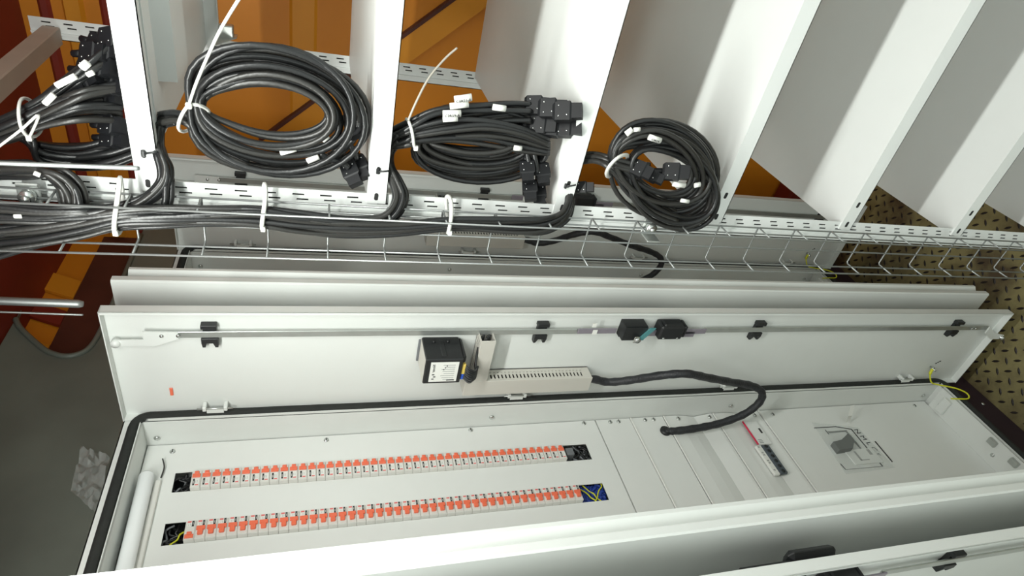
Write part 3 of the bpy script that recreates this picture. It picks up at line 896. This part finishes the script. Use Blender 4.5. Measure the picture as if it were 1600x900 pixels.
# orange latch pin stub on the middle door
b = MB().use('orange_lever'); b.box(V(-.992, .9645, .254), V(-.971, .9668, .260), .001)
tag(b.build('sticker'), 'small orange sticker inside the middle door near its upper hinge', 'sticker')

# ---- copies of the cabinet (the neighbours)
far = copy_tree(cabinet); far.location = cabinet.location + Vector((0, PITCH, 0))
far['label'] = 'farthest white electrical cabinet, seen behind the wire tray, its door open too'
near_ = copy_tree(cabinet); near_.location = cabinet.location + Vector((0, -PITCH, 0))
near_['label'] = 'nearest white electrical cabinet, only its open door edge and lock showing at the photo edge'
# plain mounting plate inside those two
for (rt, dy) in ((far, PITCH), (near_, -PITCH)):
    b = MB().use('cover'); b.plate('X', PX-.0015, PX, .438+dy, .947+dy, H-1.8215, H+.311); b.build('cover_plate', rt)
    s = MB().use('steel')
meter_set(PITCH, 'black power meter on the farthest door, showing above the slotted post', 'cream wiring duct on the farthest door behind the shelf post',
          'black hose looping down behind the wire tray into the farthest cabinet', False)

# ================================================================== the shelf rack
rack = thing('storage_rack', 'tall white steel shelf rack with slotted posts beside the cabinets', 'rack', (0.15, 1.1, 0))
SZ = [.213, -.0745, -.361, -.6475, -.934, -1.2205, -1.507]
SX0, SX1, SY0, SY1 = -.443, .78, .797, 1.43
for k_, z in enumerate(SZ):
    b = MB().use('shelfcoat')
    b.box(V(SX0, SY0+.0014, z-.0012), V(SX1, SY1-.0014, z))
    b.box(V(SX0, SY0, z-.028), V(SX1, SY0+.0014, z)); b.box(V(SX0, SY1-.0014, z-.028), V(SX1, SY1, z))
    b.box(V(SX0, SY0, z-.028), V(SX1, SY0+.012, z-.0268)); b.box(V(SX0, SY1-.012, z-.028), V(SX1, SY1, z-.0268))
    # stiffening ribs under the shelf
    for (y0, y1) in ((.822, .866), (.975, 1.075)):
        b.prism([(y0, H+z-.0012), (y0+.004, H+z-.026), (y1-.004, H+z-.026), (y1, H+z-.0012)], 'X', SX0+.08, SX1-.08)
    b.use('dark')
    for x in (-.391, -.432, .73, .77):
        b.prism([(x+.0028*math.cos(a)+(.0030 if math.cos(a) > 0 else -.0030), H+z-.0130+.0030*math.sin(a)) for a in [i*math.pi/6+.01 for i in range(12)]], 'Y', SY0-.0003, SY0+.0004)
    b.build('shelf', rack)
def post(x, y, sx, sy):
    b = MB().use('shelfcoat')
    w_ = .040
    # front face with two rows of real slots, folded side face
    z0, z1 = -2.0, .52
    rows = (.008, .0155)
    hs = []
    z = z1 - .02; k_ = 0
    while z > z0 + .03:
        hs.append((z, k_)); z -= .0177; k_ += 1
    X0, X1 = sorted((x, x - sx*w_))
    def slots(off): return [(min(x-sx*off-.0011*1, x-sx*off+.0011), max(x-sx*off-.0011, x-sx*off+.0011), H+zz_-.0125+0, H+zz_) for zz_, kk in hs if kk % 2 == (0 if off == rows[0] else 1)]
    for (a0, a1, off) in ((0, .012, rows[0]), (.012, .026, rows[1])):
        xa, xb = sorted((x - sx*a0, x - sx*a1))
        sl = []
        z = z1 - (.02 if off == rows[0] else .0255)
        while z > z0 + .03:
            sl.append((x - sx*off - .0014, x - sx*off + .0014, H+z-.0155, H+z)); z -= .0365
        b.plate('Y', y, y + sy*.0014, xa, xb, H+z0, H+z1, sl)
    b.box(V(x - sx*.026, y, z0), V(x - sx*.030, y - sy*.003, z1)) ; b.box(V(x - sx*.030, y, z0), V(x - sx*.040, y + sy*.0014, z1))
    b.box(V(x - sx*.0385, y, z0), V(x - sx*.040, y + sy*.035, z1))
    b.use('dark'); b.box(V(x - sx*.004, y + sy*.006, z0+.01), V(x - sx*.034, y + sy*.0068, z1-.01))
    b.build('post', rack)
post(-.429, .800, 1, 1); post(-.431, 1.433, 1, -1) if False else post(-.431, 1.4315, 1, 1)
post(.76, .800, -1, 1); post(.76, 1.4315, -1, 1)
for x in (-.455, .775):
    b = MB().use('beige' if x < 0 else 'shelfcoat')
    b.box(V(x-.024, .815, .470), V(x+.010, 1.43, .500), .002)
    b.build('top_brace', rack)
# gusset brackets under the uppermost shelf
b = MB().use('zinc')
b.prism([(1.34, H+.182), (1.42, H+.182), (1.42, H+.15), (1.40, H+.15)], 'X', -.415, -.412)
b.box(V(-.415, 1.39, .155), V(-.39, 1.41, .182), .002)
b.build('bracket', rack)

# ================================================================== wire tray
tray = thing('wire_mesh_cable_tray', 'long U-shaped zinc wire mesh tray running past the ends of the shelves', 'cable tray', V(-.47, .77, -1.95))
b = MB().use('wire')
TY, TF = .780, .743
for (x, y) in ((-.4385, TY-.002), (-.4385, TF), (-.506, TF), (-.506, TY-.014), (-.4815, TY), (-.452, TY)):
    b.tube([V(x, y, .62), V(x, y, -1.95)], .0015, 8)
z = .296 + .0797*4
while z > -1.95:
    b.tube([V(-.4385, TF, z), V(-.4385, TY-.003, z), V(-.4415, TY, z), V(-.5030, TY, z), V(-.506, TY-.003, z), V(-.506, TF, z)], .0015, 6)
    z -= .0797
b.build('wire_mesh', tray)
for (px, py) in ((1015, 357), (45, 308)):
    c = at(px, py, 'Y', TY)
    b = MB().use('zinc')
    b.box((-.462, TY+.002, c.z-.012), (-.434, TY+.005, c.z+.012), .001); b.box((-.464, TF+.012, c.z-.012), (-.461, TY+.005, c.z+.012), .001)
    b.use('steel'); b.cyl((-.449, TY-.008, c.z), (-.449, TY+.004, c.z), .009, 12); b.cyl((-.449, TY-.013, c.z), (-.449, TY-.006, c.z), .005, 6)
    b.build('clamp', tray)

# ================================================================== cables
def strand_tube(name, pts, r, m_, parent, n=7):
    b = MB().use(m_); b.tube(pts, r, n); return b.build(name, parent)

def bundle(parent, stations, n, r=.0040, sub=6, seed=1, mats=('cable', 'cable2'), thick=None, jit=.15, name='cable'):
    """stations: (px, py, halfwidth_px, nx, ny, Y, halfthickness_m) - every cable keeps its own place in the bundle"""
    rr = random.Random(seed)
    for i in range(n):
        a = (i + .5)/n*2 - 1
        bth = rr.uniform(-1, 1)
        ph = rr.uniform(0, 6.28)
        pts = []
        for k_, (px, py, hw, nx, ny, Y, ht) in enumerate(stations):
            u = a*.92 + jit*math.sin(ph + k_*1.3)
            v_ = bth + .4*math.sin(ph*2 + k_)
            v_ = max(-1, min(1, v_))
            pts.append((px + nx*hw*u, py + ny*hw*u, Y + ht*v_))
        pts = smooth(pts, sub)
        strand_tube(name, [at(x, y, 'Y', yy) for x, y, yy in pts], r, mats[i % len(mats)], parent)

def coil(parent, cx, cy, rx0, ry0, rx1, ry1, rot, n, Y, dY, pinch, pw, seed, r=.0040, mats=('cable', 'cable2'), drift=(0, 0)):
    """n loops between the inner and outer ellipse, squeezed together by the tie at angle pinch"""
    rr = random.Random(seed)
    cr, sr = math.cos(rot), math.sin(rot)
    for i in range(n):
        t = (i + .5)/n
        t = min(1, max(0, t + rr.uniform(-.06, .06)))
        ph = rr.uniform(0, 6.28); am = rr.uniform(.02, .075); yo = rr.uniform(-1, 1)*dY
        ox = rr.uniform(-3, 3) + drift[0]*t; oy = rr.uniform(-3, 3) + drift[1]*t
        pts = []
        for k_ in range(40):
            a = 2*math.pi*k_/40
            wgt = math.exp(-(((a - pinch + math.pi) % (2*math.pi)) - math.pi)**2/.25)
            tt = t*(1-wgt) + (pw + (t-.5)*.35)*wgt
            s_ = 1 + am*math.sin(2*a + ph)*(1-wgt)
            ex = (rx0 + (rx1-rx0)*tt)*s_; ey = (ry0 + (ry1-ry0)*tt)*s_
            x = ex*math.cos(a); y = ey*math.sin(a)
            pts.append(at(cx + x*cr - y*sr + ox*(1-wgt), cy + x*sr + y*cr + oy*(1-wgt), 'Y', Y + yo*(1-.3*wgt) + .006*math.sin(a*1 + ph)))
        b = MB().use(mats[i % len(mats)]); b.tube(pts, r, 7, closed=True); b.build('cable', parent)

def connector(parent, px, py, Y, ang, L=.036, W_=.0235, D_=.015, label=None, skew=0.0):
    """appliance plug: shouldered body, narrower nose, strain relief; ang = direction of the nose in the photo plane"""
    c = at(px, py, 'Y', Y)
    d = (right*math.cos(ang) + down*math.sin(ang)).normalized()      # laid flat, wide face turned up and outward
    n = (down*math.cos(ang) - right*math.sin(ang)).normalized(); y = (fwd + d*.25).normalized()
    d = (d - y*d.dot(y)).normalized()
    b = MB().use('plug')
    def bx(l0, l1, w0, w1, d0, d1):
        P_ = []
        for (l, w_) in ((l0, w0), (l1, w1)):
            for (sn, sy) in ((-1,-1),(1,-1),(1,1),(-1,1)):
                P_.append(c + d*l + n*(w_*sn/2) + y*((d0 if l == l0 else d1)*sy/2))
        b.add(P_, [(0,3,2,1),(4,5,6,7),(0,1,5,4),(1,2,6,5),(2,3,7,6),(3,0,4,7)])
    bx(-L*.5, -L*.40, W_*.72, W_*.95, D_*.7, D_*.95)
    bx(-L*.40, L*.10, W_*.95, W_, D_*.95, D_)
    bx(L*.10, L*.16, W_, W_*.80, D_, D_*.86)
    bx(L*.16, L*.50, W_*.80, W_*.76, D_*.86, D_*.82)
    b.tube([c - d*L*.48, c - d*(L*.5+.006), c - d*(L*.5+.014)], [.0052, .0047, .0042], 8)
    b.use('steel')
    for (l, w_) in ((-.28, -.28), (.0, .22), (-.28, .26)):
        b.dome(c + d*L*l + n*W_*w_ - y*(D_*.5), -y, .0011, .0008)
    return b.build('connector', parent)

def tie(parent, px, py, Y, hw, nx, ny, ht, r=.0020, tail=None, mname='tie'):
    """nylon band round a bundle: an ellipse across it, plus head and optional tail"""
    a = at(px - nx*hw, py - ny*hw, 'Y', Y); b_ = at(px + nx*hw, py + ny*hw, 'Y', Y)
    c = (a + b_)/2; u = (b_ - a)/2
    b = MB().use(mname)
    pts = []
    axis = u.cross(Vector((0, 1, 0))).normalized()
    for k_ in range(28):
        t = 2*math.pi*k_/28
        pts.append(c + u*math.cos(t) + Vector((0, ht, 0))*math.sin(t) + axis*.0015*math.sin(2*t))
    b.tube(pts, r, 6, closed=True)
    h = c + u*.75 + Vector((0, -ht*.8, 0))
    if tail:
        tp = [tuple(h)] + [tuple(at(x, y, 'Y', yy)) for x, y, yy in tail]
        b.tube(smooth(tp, 5), .0016, 6)
    b.box(h - Vector((.0035, .003, .003)), h + Vector((.0035, .003, .003)), .0008)
    return b.build('cable_tie', parent)

def flag(parent, p0, p1, wd, Y, text=None, tsize=.006):
    """paper marker wrapped on a cable"""
    a = at(*p0, 'Y', Y); c = at(*p1, 'Y', Y)
    d = (c - a).normalized(); n = Vector((d.z, 0, -d.x)); y = Vector((0, 1, 0))
    b = MB().use('label')
    b.tube([a, a.lerp(c, .5), c], wd, 10, up=(0, 1, 0), flat=.75)
    o = b.build('label_sleeve', parent)
    if text:
        sgn = 1
        text_mesh(text, tsize, 'lettering', 'ink', parent, (a + c)/2 + Vector((0, -wd*.78, 0)) - n*wd*-.35*sgn, d, -n if (-n).dot(down) < 0 else n, .0002)
    return o

# -- coil hanging between the first two shelves
t = thing('coiled_power_cables', 'big round coil of black power cables hanging between the first two shelves', 'cable coil', at(425, 170, 'Y', .80))
coil(t, 424, 173, 88, 38, 150, 104, .16, 15, .80, .014, math.radians(172), .50, 3)
bundle(t, [(250, 186, 9, 0, 1, .83, .010), (275, 183, 9, 0, 1, .81, .010), (300, 192, 10, -.3, 1, .80, .010), (335, 225, 12, -.5, .8, .80, .010), (390, 252, 10, -.2, 1, .80, .01)], 4, seed=5)
connector(t, 553, 196, .815, 1.30); connector(t, 549, 158, .86, 1.5, .026); connector(t, 550, 272, .800, 1.15)
connector(t, 563, 262, .812, 1.2)
strand_tube('cable', [at(x, y, 'Y', yy) for x, y, yy in smooth([(500, 240, .80), (520, 250, .80), (535, 255, .80), (545, 262, .80)], 5)], .004, 'cable', t)
strand_tube('cable', [at(x, y, 'Y', yy) for x, y, yy in smooth([(545, 222, .81), (552, 235, .81), (557, 248, .812)], 5)], .004, 'cable', t)
b = MB().use('tie')
b.tube([at(x, y, 'Y', yy) for x, y, yy in smooth([(279, 200, .79), (283, 182, .778), (295, 165, .772), (312, 165, .776), (326, 174, .795), (318, 190, .825), (290, 205, .82)], 5, True)], .0022, 7, closed=True)
b.tube([at(x, y, 'Y', yy) for x, y, yy in smooth([(295, 165, .770), (306, 132, .765), (326, 85, .75), (348, 40, .735), (380, -12, .72)], 6)], .0018, 7)
h_ = at(295, 165, 'Y', .769); b.box(h_ - Vector((.0035, .003, .0035)), h_ + Vector((.0035, .003, .0035)), .001)
b.build('cable_tie', t)
flag(t, (480, 252), (498, 245), .0040, .795); flag(t, (503, 219), (512, 212), .0042, .79); flag(t, (438, 239), (462, 233), .0036, .79)

# -- flat bundle lying on the third shelf
t = thing('bundled_power_cables', 'flat bundle of black cables with white markers and clustered plugs on the third shelf', 'cable bundle', at(745, 215, 'Y', .83))
coil(t, 746, 224, 46, 8, 114, 58, .03, 20, .845, .018, math.radians(188), .55, 11)
bundle(t, [(612, 218, 16, 0, 1, .84, .012), (640, 208, 20, 0, 1, .83, .014), (680, 190, 24, 0, 1, .83, .014), (730, 181, 22, 0, 1, .83, .014), (790, 176, 18, 0, 1, .83, .014), (830, 178, 16, 0, 1, .83, .010)], 8, seed=12)
bundle(t, [(640, 214, 12, 0, 1, .82, .008), (700, 206, 20, 0, 1, .82, .010), (760, 206, 24, 0, 1, .82, .010), (815, 215, 22, 0, 1, .82, .010), (858, 228, 14, 0, 1, .82, .008)], 8, seed=13)
for (px, py, Y, an, sk) in ((842, 166, .830, .10, 0), (864, 170, .815, .06, 0), (887, 175, .800, .03, 0), (848, 196, .820, .12, 0), (868, 200, .815, .15, 0), (887, 200, .808, .06, 0), (858, 184, .832, .05, 0)):
    connector(t, px, py, Y, an, .042, .027, .018)
bundle(t, [(828, 235, 7, 1, 0, .83, .005), (832, 255, 8, 1, 0, .825, .006), (836, 270, 8, 1, 0, .82, .006)], 3, seed=14)
connector(t, 824, 268, .812, 1.5, .034); connector(t, 848, 272, .815, 1.45, .034); connector(t, 828, 298, .806, 1.5, .032); connector(t, 842, 304, .815, 1.5, .032)
tie(t, 643, 208, .825, 22, .28, .95, .020, .0022)
b = MB().use('tieg'); b.tube([at(x, y, 'Y', yy) for x, y, yy in smooth([(638, 188, .81), (650, 160, .82), (670, 122, .84), (695, 92, .86), (714, 75, .87)], 6)], .0016, 6); b.build('tie_tail', t)
flag(t, (710, 156), (737, 152), .0052, .805, 'C0R51-A', .0055); flag(t, (703, 166), (732, 163), .0044, .805)
flag(t, (692, 178), (720, 177), .0050, .805, 'C0R59-A', .0055); flag(t, (692, 186), (715, 185), .0044, .805)
flag(t, (770, 167), (790, 170), .0044, .805); flag(t, (803, 231), (815, 232), .0040, .812)

# -- coil at the fourth shelf
t = thing('coiled_power_cables', 'smaller tangled coil of black power cables with one white band at the fourth shelf', 'cable coil', at(1040, 270, 'Y', .775))
coil(t, 1036, 262, 50, 34, 92, 72, .50, 15, .775, .016, math.radians(164), .72, 21, mats=('cable2', 'cable'))
coil(t, 1050, 290, 60, 40, 80, 62, .62, 6, .770, .010, math.radians(190), .80, 22, mats=('cable2', 'cable'))
bundle(t, [(905, 248, 8, 0, 1, .83, .008), (930, 246, 9, 0, 1, .80, .010), (955, 256, 12, -.4, .9, .775, .012), (985, 282, 13, -.5, .8, .77, .012), (1020, 318, 12, -.5, .8, .77, .010), (1060, 340, 8, -.2, .9, .77, .01)], 5, seed=23, mats=('cable2',))
bundle(t, [(960, 255, 8, 0, 1, .765, .006), (990, 262, 12, 0, 1, .762, .006), (1015, 264, 14, 0, 1, .760, .006)], 3, seed=24, mats=('cable2',))
connector(t, 1056, 269, .750, .12, .040, .026); connector(t, 1002, 266, .755, .5, .034); connector(t, 1022, 276, .758, .5, .030, .018)
b = MB().use('tie')
b.tube([at(x, y, 'Y', yy) for x, y, yy in smooth([(948, 272, .765), (951, 262, .752), (960, 251, .748), (970, 244, .752), (980, 243, .765), (978, 256, .79), (965, 268, .80), (953, 276, .79)], 5, True)], .0034, 7, closed=True, flat=.7)
b.build('cable_tie', t)
flag(t, (1014, 214), (1032, 220), .0044, .752, 'C0R59', .0048); flag(t, (978, 210), (988, 202), .0045, .755); flag(t, (1052, 287), (1070, 290), .0042, .750); flag(t, (1085, 290), (1094, 288), .0040, .752)
flag(t, (1064, 313), (1076, 315), .0032, .752); flag(t, (990, 203), (1000, 202), .0032, .755)

# -- dark bundle above the first shelf
t = thing('bundled_power_cables', 'dark bundle of black cables and plugs piled on top of the first shelf, far left', 'cable bundle', at(120, 180, 'Y', .83))
bundle(t, [(-420, 270, 16, 0, 1, .80, .012), (-220, 250, 16, 0, 1, .81, .012), (-60, 222, 16, 0, 1, .83, .012), (0, 205, 18, 0, 1, .83, .014), (40, 188, 26, -.3, 1, .83, .016), (85, 160, 34, -.3, 1, .83, .016), (135, 128, 42, -.2, 1, .83, .016), (176, 104, 42, -.1, 1, .855, .014)], 14, seed=31)
bundle(t, [(-420, 285, 12, 0, 1, .80, .01), (-220, 262, 12, 0, 1, .805, .01), (-60, 232, 12, 0, 1, .815, .01), (20, 205, 14, 0, 1, .815, .012), (70, 182, 18, 0, 1, .815, .012), (130, 162, 26, 0, 1, .815, .012), (190, 156, 34, 0, 1, .84, .012)], 12, seed=32)
bundle(t, [(30, 180, 10, 0, 1, .86, .012), (40, 215, 12, 1, .2, .84, .012), (66, 240, 16, -.3, 1, .84, .014), (120, 246, 22, 0, 1, .84, .014), (170, 238, 24, .1, 1, .84, .014), (208, 222, 24, .1, 1, .84, .014)], 16, seed=33, mats=('cable',))
for (px, py, Y, an) in ((148, 84, .84, .1), (172, 80, .84, .05), (160, 106, .835, .1), (178, 108, .84, .0), (142, 112, .84, .2), (176, 134, .835, .1), (176, 196, .83, .1), (178, 216, .835, .1), (116, 138, .83, -.4), (98, 150, .83, -.5), (136, 128, .83, -.4), (178, 60, .845, .0), (158, 72, .85, .4), (168, 150, .84, .1), (184, 94, .85, 0)):
    connector(t, px, py, Y, an, .036, .024)
tie(t, 46, 183, .815, 30, .45, .89, .028, .0020, [(60, 180, .775), (30, 205, .77), (-30, 250, .765)])
flag(t, (88, 134), (118, 119), .0036, .775); flag(t, (70, 162), (84, 148), .0036, .775); flag(t, (128, 106), (137, 98), .0045, .775)
flag(t, (136, 117), (146, 113), .0030, .778)

# -- the run in the wire tray and its branches to each coil
t = thing('cable_run', 'thick run of black power cables lying along the wire tray and branching to the shelves', 'cables', at(300, 335, 'Y', .765))
LEFT = [(-420, 352, 70, 0, 1, .762, .008), (-230, 358, 68, 0, 1, .762, .008), (-70, 362, 62, 0, 1, .762, .008), (0, 358, 46, 0, 1, .762, .008), (60, 355, 34, 0, 1, .762, .009), (125, 348, 26, 0, 1, .762, .010)]
def lane(c0, hw):
    # a share of the run: same path, offset across it
    return [(x, y + h*c0, h*hw, nx, ny, Y, tt) for x, y, h, nx, ny, Y, tt in LEFT]
bundle(t, lane(.45, .55) + [(187, 347, 11, 0, 1, .762, .011), (250, 345, 9, 0, 1, .762, .011), (320, 342, 10, 0, 1, .762, .011), (400, 343, 13, 0, 1, .762, .011), (470, 353, 12, 0, 1, .762, .011), (540, 358, 12, 0, 1, .762, .011), (620, 357, 10, 0, 1, .762, .010), (700, 350, 10, 0, 1, .762, .010), (760, 352, 11, 0, 1, .762, .010), (810, 354, 12, 0, 1, .762, .010), (850, 352, 12, .2, 1, .765, .010), (880, 338, 9, .7, .7, .775, .008), (890, 318, 6, 1, .2, .790, .006), (891, 300, 5, 1, 0, .81, .006), (893, 285, 5, 1, 0, .83, .006)], 9, seed=43)
bundle(t, lane(-.1, .5) + [(187, 337, 11, 0, 1, .762, .011), (250, 333, 10, 0, 1, .762, .011), (320, 333, 11, 0, 1, .762, .011), (400, 333, 11, 0, 1, .762, .011), (470, 342, 11, 0, 1, .762, .010), (540, 350, 9, 0, 1, .762, .010), (590, 346, 8, 0, 1, .765, .008), (614, 333, 10, .7, .7, .770, .008), (626, 308, 13, 1, .1, .785, .008), (618, 280, 9, 1, 0, .805, .008), (608, 260, 6, 1, 0, .82, .008), (606, 235, 8, .8, .6, .835, .008), (622, 216, 12, 0, 1, .83, .008)], 9, seed=45)
# branch at shelf one
bundle(t, lane(-.6, .4) + [(165, 333, 10, 0, 1, .765, .008), (205, 323, 10, 0, 1, .765, .008), (235, 307, 10, .4, .8, .77, .008), (255, 285, 11, .8, .4, .78, .008), (258, 262, 10, 1, 0, .79, .008), (250, 240, 7, 1, -.2, .80, .008), (247, 220, 7, 1, 0, .82, .008), (252, 192, 8, .5, .8, .83, .008), (275, 184, 8, 0, 1, .82, .008)], 7, seed=44)
bundle(t, [(330, 335, 6, 0, 1, .768, .004), (290, 338, 6, 0, 1, .768, .004), (262, 330, 6, .8, .5, .765, .006), (264, 308, 7, 1, 0, .77, .006), (263, 280, 7, 1, 0, .78, .006), (255, 250, 6, 1, 0, .79, .006), (248, 225, 5, 1, 0, .81, .006)], 3, seed=48)
# arcs coming over from the left and diving into the tray
bundle(t, [(-420, 290, 14, 0, 1, .79, .008), (-220, 276, 14, 0, 1, .79, .008), (-60, 268, 14, 0, 1, .79, .008), (0, 266, 14, 0, 1, .785, .008), (50, 266, 14, 0, 1, .78, .008), (90, 275, 15, .5, -.8, .775, .008), (112, 295, 17, .9, -.4, .77, .008), (118, 320, 18, 1, 0, .765, .006), (118, 345, 18, 1, 0, .762, .005)], 9, seed=46, mats=('cable2', 'cable'))
flag(t, (53, 270), (63, 274), .0030, .760); flag(t, (22, 338), (34, 338), .0026, .750)
for (px, py, hw) in ((186, 322, 43), (413, 323, 34), (701, 335, 27)):
    tie(t, px, py, .765, hw, -.03, 1, .018, .0030)
# thin black ties holding the branches to the shelf edges
for (x0, y0, x1, y1) in ((224, 240, 246, 237), (590, 268, 608, 267), (884, 291, 900, 289)):
    b = MB().use('black')
    a = at(x0, y0, 'Y', .794); c = at(x1, y1, 'Y', .790)
    b.tube([a + Vector((0, .004, 0)), a, a.lerp(c, .5) + Vector((0, -.001, 0)), c], .0014, 6)
    b.box(a - Vector((.004, .0015, .002)), a + Vector((.004, .0025, .002)), .0008)
    b.build('tie_wrap', t)
# the sub-run that leaves the tray at its end
connector(t, 913, 293, .81, .02, .030, .018)

# -- rods hanging from the ceiling
for (px, py, y, r_, lab, up) in ((218, 263, .745, .0028, 'thin zinc rod ending in front of the first shelf edge', (0, 255)),
                            (130, 475, .95, .0070, 'thick smooth zinc rod ending in mid-air above the middle cabinet', (0, 470)),
                            (130, 492, .95, .0019, 'thinnest zinc rod, just beside the thick one above the middle cabinet', (20, 488))):
    b = MB().use('wire')
    e0 = at(px, py, 'Y', y); e1 = at(*up, 'Y', y); dd = (e1 - e0)/(e1.z - e0.z)
    top = e0 + dd*(H + .72 - e0.z)
    b.tube([top, e0.lerp(top, .5), e0 + dd*r_, e0], [r_, r_, r_, r_*.7], 12)
    tag(b.build('steel_rod'), lab, 'rod')

# -- crumpled clear film on the grey liner
b = MB().use('clear')
rr = random.Random(5); nx_, ny_ = 9, 9
q_ = [at(112, 772, 'X', -1.198), at(128, 702, 'X', -1.198), at(172, 716, 'X', -1.198), at(152, 806, 'X', -1.198)]
vs = []
for s_ in range(2):
    for i in range(nx_+1):
        for j in range(ny_+1):
            u, v_ = i/nx_, j/ny_
            p = q_[0]*(1-u)*(1-v_) + q_[1]*(1-u)*v_ + q_[3]*u*(1-v_) + q_[2]*u*v_
            vs.append(p)
rr2 = [rr.uniform(0, .014) for _ in range((nx_+1)*(ny_+1))]
N_ = (nx_+1)*(ny_+1)
vs = [p + Vector((rr2[i % N_] + (.0006 if i >= N_ else 0), 0, 0)) for i, p in enumerate(vs)]
fs = []
for i in range(nx_):
    for j in range(ny_):
        a = i*(ny_+1)+j
        fs.append((a, a+1, a+ny_+2, a+ny_+1)); fs.append((N_+a, N_+a+ny_+1, N_+a+ny_+2, N_+a+1))
b.add(vs, fs)
tag(b.build('plastic_film'), 'crumpled clear plastic film stuck on the grey liner beside the middle cabinet top', 'plastic film')

# ================================================================== added fill panel and the tube lamp (outside the picture)
t = thing('fill_light_panel', 'unseen white fill panel added under the ceiling behind the camera, outside the frame', 'lamp', FILL_LAMP)
b = MB().use('coat'); b.box((FILL_LAMP[0]-.64, FILL_LAMP[1]-.18, FILL_LAMP[2]), (FILL_LAMP[0]+.64, FILL_LAMP[1]+.18, FILL_LAMP[2]+.10), .006); b.build('body', t)
b = MB().use('emit'); b.box((FILL_LAMP[0]-.6, FILL_LAMP[1]-.15, FILL_LAMP[2]-.004), (FILL_LAMP[0]+.6, FILL_LAMP[1]+.15, FILL_LAMP[2]-.0005)); b.build('diffuser', t)

t = thing('tube_light_fitting', 'long white tube light fitting hanging over the aisle, just outside the frame', 'lamp', LAMP)
b = MB().use('coat'); b.box((LAMP[0]-.62, LAMP[1]-.03, LAMP[2]), (LAMP[0]+.62, LAMP[1]+.03, LAMP[2]+.035), .006); b.build('body', t)
b = MB().use('emit'); b.tube([(LAMP[0]-.6, LAMP[1], LAMP[2]-.001), (LAMP[0]+.6, LAMP[1], LAMP[2]-.001)], .012, 14); b.build('tube', t)
for sx in (-.4, .4):
    b = MB().use('zinc'); b.cyl((LAMP[0]+sx, LAMP[1], LAMP[2]+.034), (LAMP[0]+sx, LAMP[1], H+.722), .003, 8); b.build('hanger', t)
